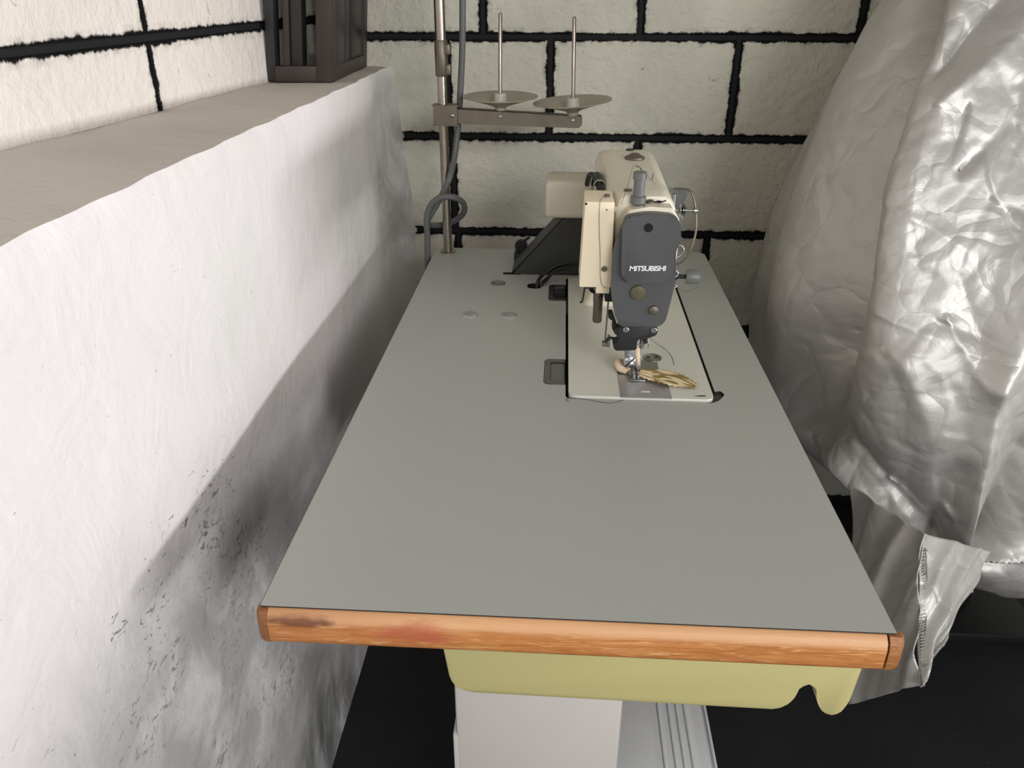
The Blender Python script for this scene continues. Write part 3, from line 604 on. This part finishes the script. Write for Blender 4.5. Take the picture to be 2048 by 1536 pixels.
# ------------------------------------------------------------------ fabric scrap and threads
def uvgrid(name, pts, nu, nv, m, lab=None, cat=None, th=.0008, parent=None):
    me = grid_mesh(name, np.array(pts), nu, nv); uv = me.uv_layers.new(name='UVMap')
    for l in me.loops: i = l.vertex_index; uv.data[l.index].uv = ((i % nu)/(nu-1), (i//nu)/(nv-1))
    o = obj(name, me, m, parent, smooth=60); s = o.modifiers.new('thickness', 'SOLIDIFY'); s.thickness = th; s.offset = 1
    if lab: o['label'] = lab
    if cat: o['category'] = cat
    return o
pts = []; nu, nv = 60, 36
for j in range(nv):
    v = j/(nv-1)
    for i in range(nu):
        u = i/(nu-1); a = Vector((.3705, .4800)); t_ = Vector((.4440, .4440)); ax = (t_-a); n_ = Vector((ax.y, -ax.x)).normalized()
        wid = .026*math.sin(math.pi*min(1, (u*.86+.10)))**.8+.0015; p = a+ax*u+n_*(v-.5)*-wid*1.55+n_*(-.004*math.sin(math.pi*u))
        rag = .0012*math.sin(u*70+v*3)*(1 if v in (0, 1) else 0)
        z = ZT+.0052+abs(math.sin(v*math.pi*4+.4))*.0035*max(0, 1-u*1.35)+.0030*math.sin(math.pi*u)*(.5+.5*math.sin(v*3.1))*(1-u*.4)
        pts.append((p.x+rag*.5, p.y+rag, z))
sc = uvgrid('fabric_scrap', pts, nu, nv, M_fab, 'pleated cream fabric scrap with olive leaf print under the presser foot', 'fabric scrap')
def roll(path, w, up_, name):
    pts = []; P_ = smoothpath(path, 8)
    for j in range(9):
        for i, p in enumerate(P_):
            a = (j/8)*math.pi*1.35-.6; k = .55+.45*math.sin(math.pi*i/(len(P_)-1)); pts.append((p.x+w*k*math.cos(a)*.8, p.y+w*k*.4*math.cos(a*1.3), p.z+w*k*math.sin(a)))
    return uvgrid(name, pts, len(P_), 9, M_fabc if name == 'fold' else M_fab, parent=sc, th=.0006)
roll([(.3435, .512, .7775), (.3425, .494, .7840), (.3470, .483, .7790), (.3560, .478, .7765)], .0075, 0, 'fold'); roll([(.3470, .509, .7800), (.3530, .492, .7860), (.3590, .480, .7790)], .0052, 0, 'fold')
roll([(.3690, .492, .8100), (.3680, .492, .7960), (.3710, .490, .7830)], .0052, 0, 'fold'); roll([(.3640, .500, .8030), (.3660, .498, .7910), (.3700, .490, .7810)], .0048, 0, 'fold')
th = obj('loose_thread', tube([(.3800, .520, .8330), (.3860, .545, .8120), (.3970, .575, .7850), (.4150, .572, .7738), (.4230, .545, .7736), (.4235, .515, .7736)], .00035, n=5), M_thread); th['label'] = 'thin grey thread curling on the white bed to the right of the needle'; th['category'] = 'thread'; th['group'] = 'loose thread ends'
th = obj('loose_thread', tube([(.2735, .399, .7706), (.2700, .405, .7706), (.2760, .4080, .7712), (.3000, .4045, .7712), (.3250, .3985, .7706), (.3450, .4065, .7712)], .0004, n=5), M_thread); th['label'] = 'thin grey thread lying along the front edge of the bed'; th['category'] = 'thread'; th['group'] = 'loose thread ends'

# ------------------------------------------------------------------ silver cover
cvr = thing('draped_cover', 'crumpled silver dust cover draped over a tall machine right of the table', 'dust cover', (1.05, .9, 0))
zk = [.40, .50, .65, .85, 1.0, 1.24, 1.5, 1.66]
SI = lambda vals: (lambda z: float(np.mean([np.interp(z+d, zk, vals) for d in np.linspace(-.14, .14, 9)])))
XL = SI([.675, .655, .640, .650, .680, .725, .80, 1.05]); YF = SI([.53, .485, .445, .465, .53, .72, .90, 1.02])
XR = SI([1.55, 1.55, 1.52, 1.48, 1.45, 1.40, 1.30, 1.15]); YK = SI([1.27, 1.28, 1.285, 1.285, 1.285, 1.27, 1.22, 1.15])
NT, NZ = 620, 300
segf = rng.random
def build_cover():
    # u runs around the perimeter starting at the back left corner, down the left side, along the front ...
    us = np.linspace(0, 1, NT, endpoint=False); V = np.zeros((NZ, NT, 3)); Nn = np.zeros_like(V)
    # non-uniform: most samples on the left and front
    knots = np.array([0, .30, .72, .88, 1.0]); side = np.array([0, 1, 2, 3, 4.0]); s = np.interp(us, knots, side)
    vt = np.linspace(0, 1, NZ)
    for j, v in enumerate(vt):
        # hem height varies around
        hx = np.interp(s, [0, .75, 1.0, 1.2, 1.4, 1.7, 2, 3, 4], [.50, .52, .52, .41, .345, .31, .30, .40, .50])
        z = hx+(1.66-hx)*v
        x0, x1, y0, y1 = XL(z), XR(z), YF(z), YK(z)
        cx, cy = (x0+x1)/2, (y0+y1)/2; hx_, hy_ = (x1-x0)/2, (y1-y0)/2
        k = s % 1; f = np.floor(s).astype(int) % 4
        px = np.select([f == 0, f == 1, f == 2, f == 3], [-np.ones(NT), -1+2*k, np.ones(NT), 1-2*k]); py = np.select([f == 0, f == 1, f == 2, f == 3], [1-2*k, -np.ones(NT), -1+2*k, np.ones(NT)])
        # round the corners
        e = 4.6; rr = (np.abs(px)**e+np.abs(py)**e)**(1/e); px2, py2 = px/rr, py/rr
        V[j, :, 0] = cx+px2*hx_; V[j, :, 1] = cy+py2*hy_; V[j, :, 2] = z
        V[j, :, 0] += np.clip(V[j, :, 1]-.62, 0, 1)**1.5*.34*np.clip((z-.50)/.75, 0, 1)**1.3*np.clip(-px2, 0, 1)
        nx, ny_ = np.sign(px2)*np.abs(px2)**(e-1)/hx_, np.sign(py2)*np.abs(py2)**(e-1)/hy_; L = np.hypot(nx, ny_); Nn[j, :, 0] = nx/L; Nn[j, :, 1] = ny_/L
    P3 = V.reshape(-1, 3).copy(); X, Y, Z = P3.T; N3 = Nn.reshape(-1, 3)
    D = np.zeros(len(P3)); front = np.clip(-N3[:, 1], 0, 1)**.5; left = np.clip(-N3[:, 0], 0, 1)
    def warp(p, f, a, ph): return p+a*np.stack([np.sin(p[:, 1]*f+ph), np.sin(p[:, 2]*f*1.1+ph*2), np.sin(p[:, 0]*f*.9+ph*3)], 1)
    def vor(p, cell, seed, aniso=(1, 1, 1)):
        r = np.random.default_rng(seed); q = p*np.array(aniso); lo = q.min(0)-cell; hi = q.max(0)+cell
        gi = np.floor((q-lo)/cell).astype(int); sh = np.ceil((hi-lo)/cell).astype(int)+3; F = r.random(tuple(sh)+(3,))
        d1 = np.full(len(q), 9.); d2 = d1.copy()
        for a in (-1, 0, 1):
            for b in (-1, 0, 1):
                for c_ in (-1, 0, 1):
                    g_ = np.clip(gi+np.array([a, b, c_]), 0, sh-1); fp_ = lo+(g_+F[g_[:, 0], g_[:, 1], g_[:, 2]])*cell
                    d = np.linalg.norm(q-fp_, axis=1); n1 = np.minimum(d1, d); d2 = np.minimum(np.maximum(d1, d), d2); d1 = n1
        return d1/cell, d2/cell
    w = warp(P3, 7, .05, .3); a1, a2 = vor(w, .21, 1, (1, 1, .75)); amp = .35+.65*front
    D += .030*amp*(np.minimum(a2-a1, .6)-.3)
    w = warp(P3, 13, .03, 1.3); b1, b2 = vor(w, .080, 2, (1, 1, .8)); D += .0085*amp*(np.minimum(b2-b1, .5)-.2)
    w = warp(P3, 23, .015, 2.1); c1, c2 = vor(w, .038, 3); D += .0030*amp*(np.minimum(c2-c1, .5)-.2)
    # long soft folds of the left side and the deep valley beside the front face
    sU = np.tile(s, NZ); vc = np.interp(Z, [.5, .75, 1.0, 1.24, 1.6], [.86, .80, .80, .86, .95])
    D -= .085*np.exp(-((sU-vc)/.095)**2)*np.clip((Z-.55)/.2, 0, 1)
    D += .026*np.exp(-((sU-vc+.22)/.10)**2)*np.clip((1.5-Z)/.4, 0, 1)
    D += .012*np.sin(sU*17+Z*5)*left*np.clip((Z-.5)*3, 0, 1)
    # diagonal sag folds of the front, gathered at one pulled point near the hem
    def ridge(p, q, A, w0, w1, both=False):
        p = np.array(p); q = np.array(q); d = q-p; L = np.hypot(*d); t_ = ((X-p[0])*d[0]+(Z-p[1])*d[1])/L**2; tc = np.clip(t_, 0, 1)
        dist = np.hypot(X-p[0]-tc*d[0], Z-p[1]-tc*d[1]); ww = w0+(w1-w0)*tc
        return A*np.exp(-(dist/ww)**1.4)*np.clip(1-.55*tc, 0, 1)*front**2*(Y < .95)
    K = (.874, .470)
    D += ridge(K, (.846, .800), .044, .010, .030)+ridge(K, (.790, .648), .018, .006, .03)+ridge(K, (1.06, .510), .040, .008, .024)+ridge(K, (.931, .430), .020, .006, .02)
    D -= ridge(K, (.860, .660), .0, .010, .030)+ridge((.905, .50), (.930, .76), .060, .014, .060)+ridge((.845, .50), (.815, .62), .034, .010, .034)+ridge(K, (1.0, .455), .020, .006, .02)
    D += ridge((.846, .78), (.90, .93), .030, .030, .035)+ridge((.90, .93), (1.05, .98), .020, .03, .03)
    D -= ridge((.748, 1.150), (.90, 1.28), .036, .010, .026); D += ridge((.760, 1.118), (.92, 1.24), .022, .014, .026)
    D -= ridge((.780, 1.035), (.86, 1.10), .016, .005, .020)+ridge((.855, .975), (.95, .90), .026, .010, .030)
    D += ridge((.735, .80), (.80, .66), .018, .022, .03)
    D -= ridge((.68, .66), (.86, .500), .030, .012, .024); D += ridge((.66, .600), (.88, .425), .030, .016, .022)
    for k in range(26):
        r_ = np.random.default_rng(50+k); x_, z_ = r_.uniform(.68, 1.05), r_.uniform(.48, 1.2); an = r_.normal(-.9, .5); L_ = r_.uniform(.05, .13)
        D += (1 if k % 2 else -1)*ridge((x_, z_), (x_+L_*math.cos(an), z_+L_*math.sin(an)), r_.uniform(.004, .009), .003, .009)
    # the hem rolls inwards
    vv = np.repeat(vt, NT); D -= .040*np.clip((.06-vv)/.06, 0, 1)**2
    V2 = P3+N3*D[:, None]; V2[:, 1] = np.minimum(V2[:, 1], 1.298); V2[:, 0] = np.where(Z > 0, np.maximum(V2[:, 0], .590), V2[:, 0])
    me = grid_mesh('cover_cloth', V2, NT, NZ, True)
    # close the top
    n0 = len(me.vertices); bm = bmesh.new(); bm.from_mesh(me); bm.verts.ensure_lookup_table()
    bm.faces.new([bm.verts[(NZ-1)*NT+i] for i in range(NT)]); bm.to_mesh(me); bm.free(); return me
cc = obj('cover_cloth', build_cover(), M_silver, cvr, smooth=70); md = cc.modifiers.new('thickness', 'SOLIDIFY'); md.thickness = .0012; md.offset = -1
# lower flap hanging below the hem
def flap(name, TLp, TRp, BLp, BRp, n=70, m_=70, amp=.004, bulge=.02):
    TLp, TRp, BLp, BRp = map(np.array, (TLp, TRp, BLp, BRp)); pts = []
    nn = np.cross(TRp-TLp, BLp-TLp); nn = nn/np.linalg.norm(nn)
    for j in range(m_):
        v = j/(m_-1)
        for i in range(n):
            u = i/(n-1); p = (TLp*(1-u)+TRp*u)*(1-v)+(BLp*(1-u)+BRp*u)*v
            d = amp*(math.sin(u*9+v*4)+.7*math.sin(v*13-u*6)+.5*math.sin(u*23+v*17))*(.3+.7*v)+bulge*math.sin(math.pi*u)*math.sin(math.pi*v)
            d += .006*abs(math.sin((u*1.3+v)*6.0))-.003
            pts.append(tuple(p+nn*d))
    me = grid_mesh(name, np.array(pts), n, m_); o = obj(name, me, M_silver, cvr, smooth=70); s_ = o.modifiers.new('t', 'SOLIDIFY'); s_.thickness = .0015; return o
flap('lower_flap', (.700, .500, .590), (.745, .360, .610), (.700, .330, .322), (.719, .226, .476), bulge=-.012)['label'] = 'lower silver flap hanging under the hem'
flap('lower_flap', (.745, .360, .610), (.915, .470, .500), (.719, .226, .476), (.727, .240, .500), bulge=-.012)['label'] = 'silver flap behind the stitched seam'
bm = bmesh.new(); A0 = Vector((.7400, .3480, .590)); A1 = Vector((.7195, .2230, .476)); sd = Vector((.92, .38, 0)).normalized()
for k in (0, .4, 1): tube([A0+sd*.012*k, A0.lerp(A1, .3)+sd*(.012*k+.002), A0.lerp(A1, .65)+sd*(.011*k-.001), A1+sd*.006*k], .0009, n=6, bm=bm)
for k in range(46):
    f = k/45; p = A0.lerp(A1, f)+Vector((0, -.001, .001)); w_ = .0125*(1-.5*f)*(1+.2*math.sin(k*2.3)); tube([p, p+sd*w_+Vector((0, 0, .0012*math.sin(k)))], .0011, n=5, sub=0, bm=bm)
obj('seam', bm, mat('seam_thread', (132, 132, 128), .6), cvr, label='ruffled doubled seam with rows of stitches')
# the stand that carries the covered machine
st = thing('machine_stand', 'black machine stand in the dark beneath the silver cover', 'machine stand', (1.10, .95, 0))
obj('column', box(1.02, 1.18, .88, 1.04, .03, 1.40, bev=.01), M_black, st); obj('foot', box(.92, 1.30, .80, 1.14, 0, .03, bev=.005), M_black, st)
obj('head_block', box(1.04, 1.16, 1.00, 1.14, 1.40, 1.655, bev=.02), M_black, st)
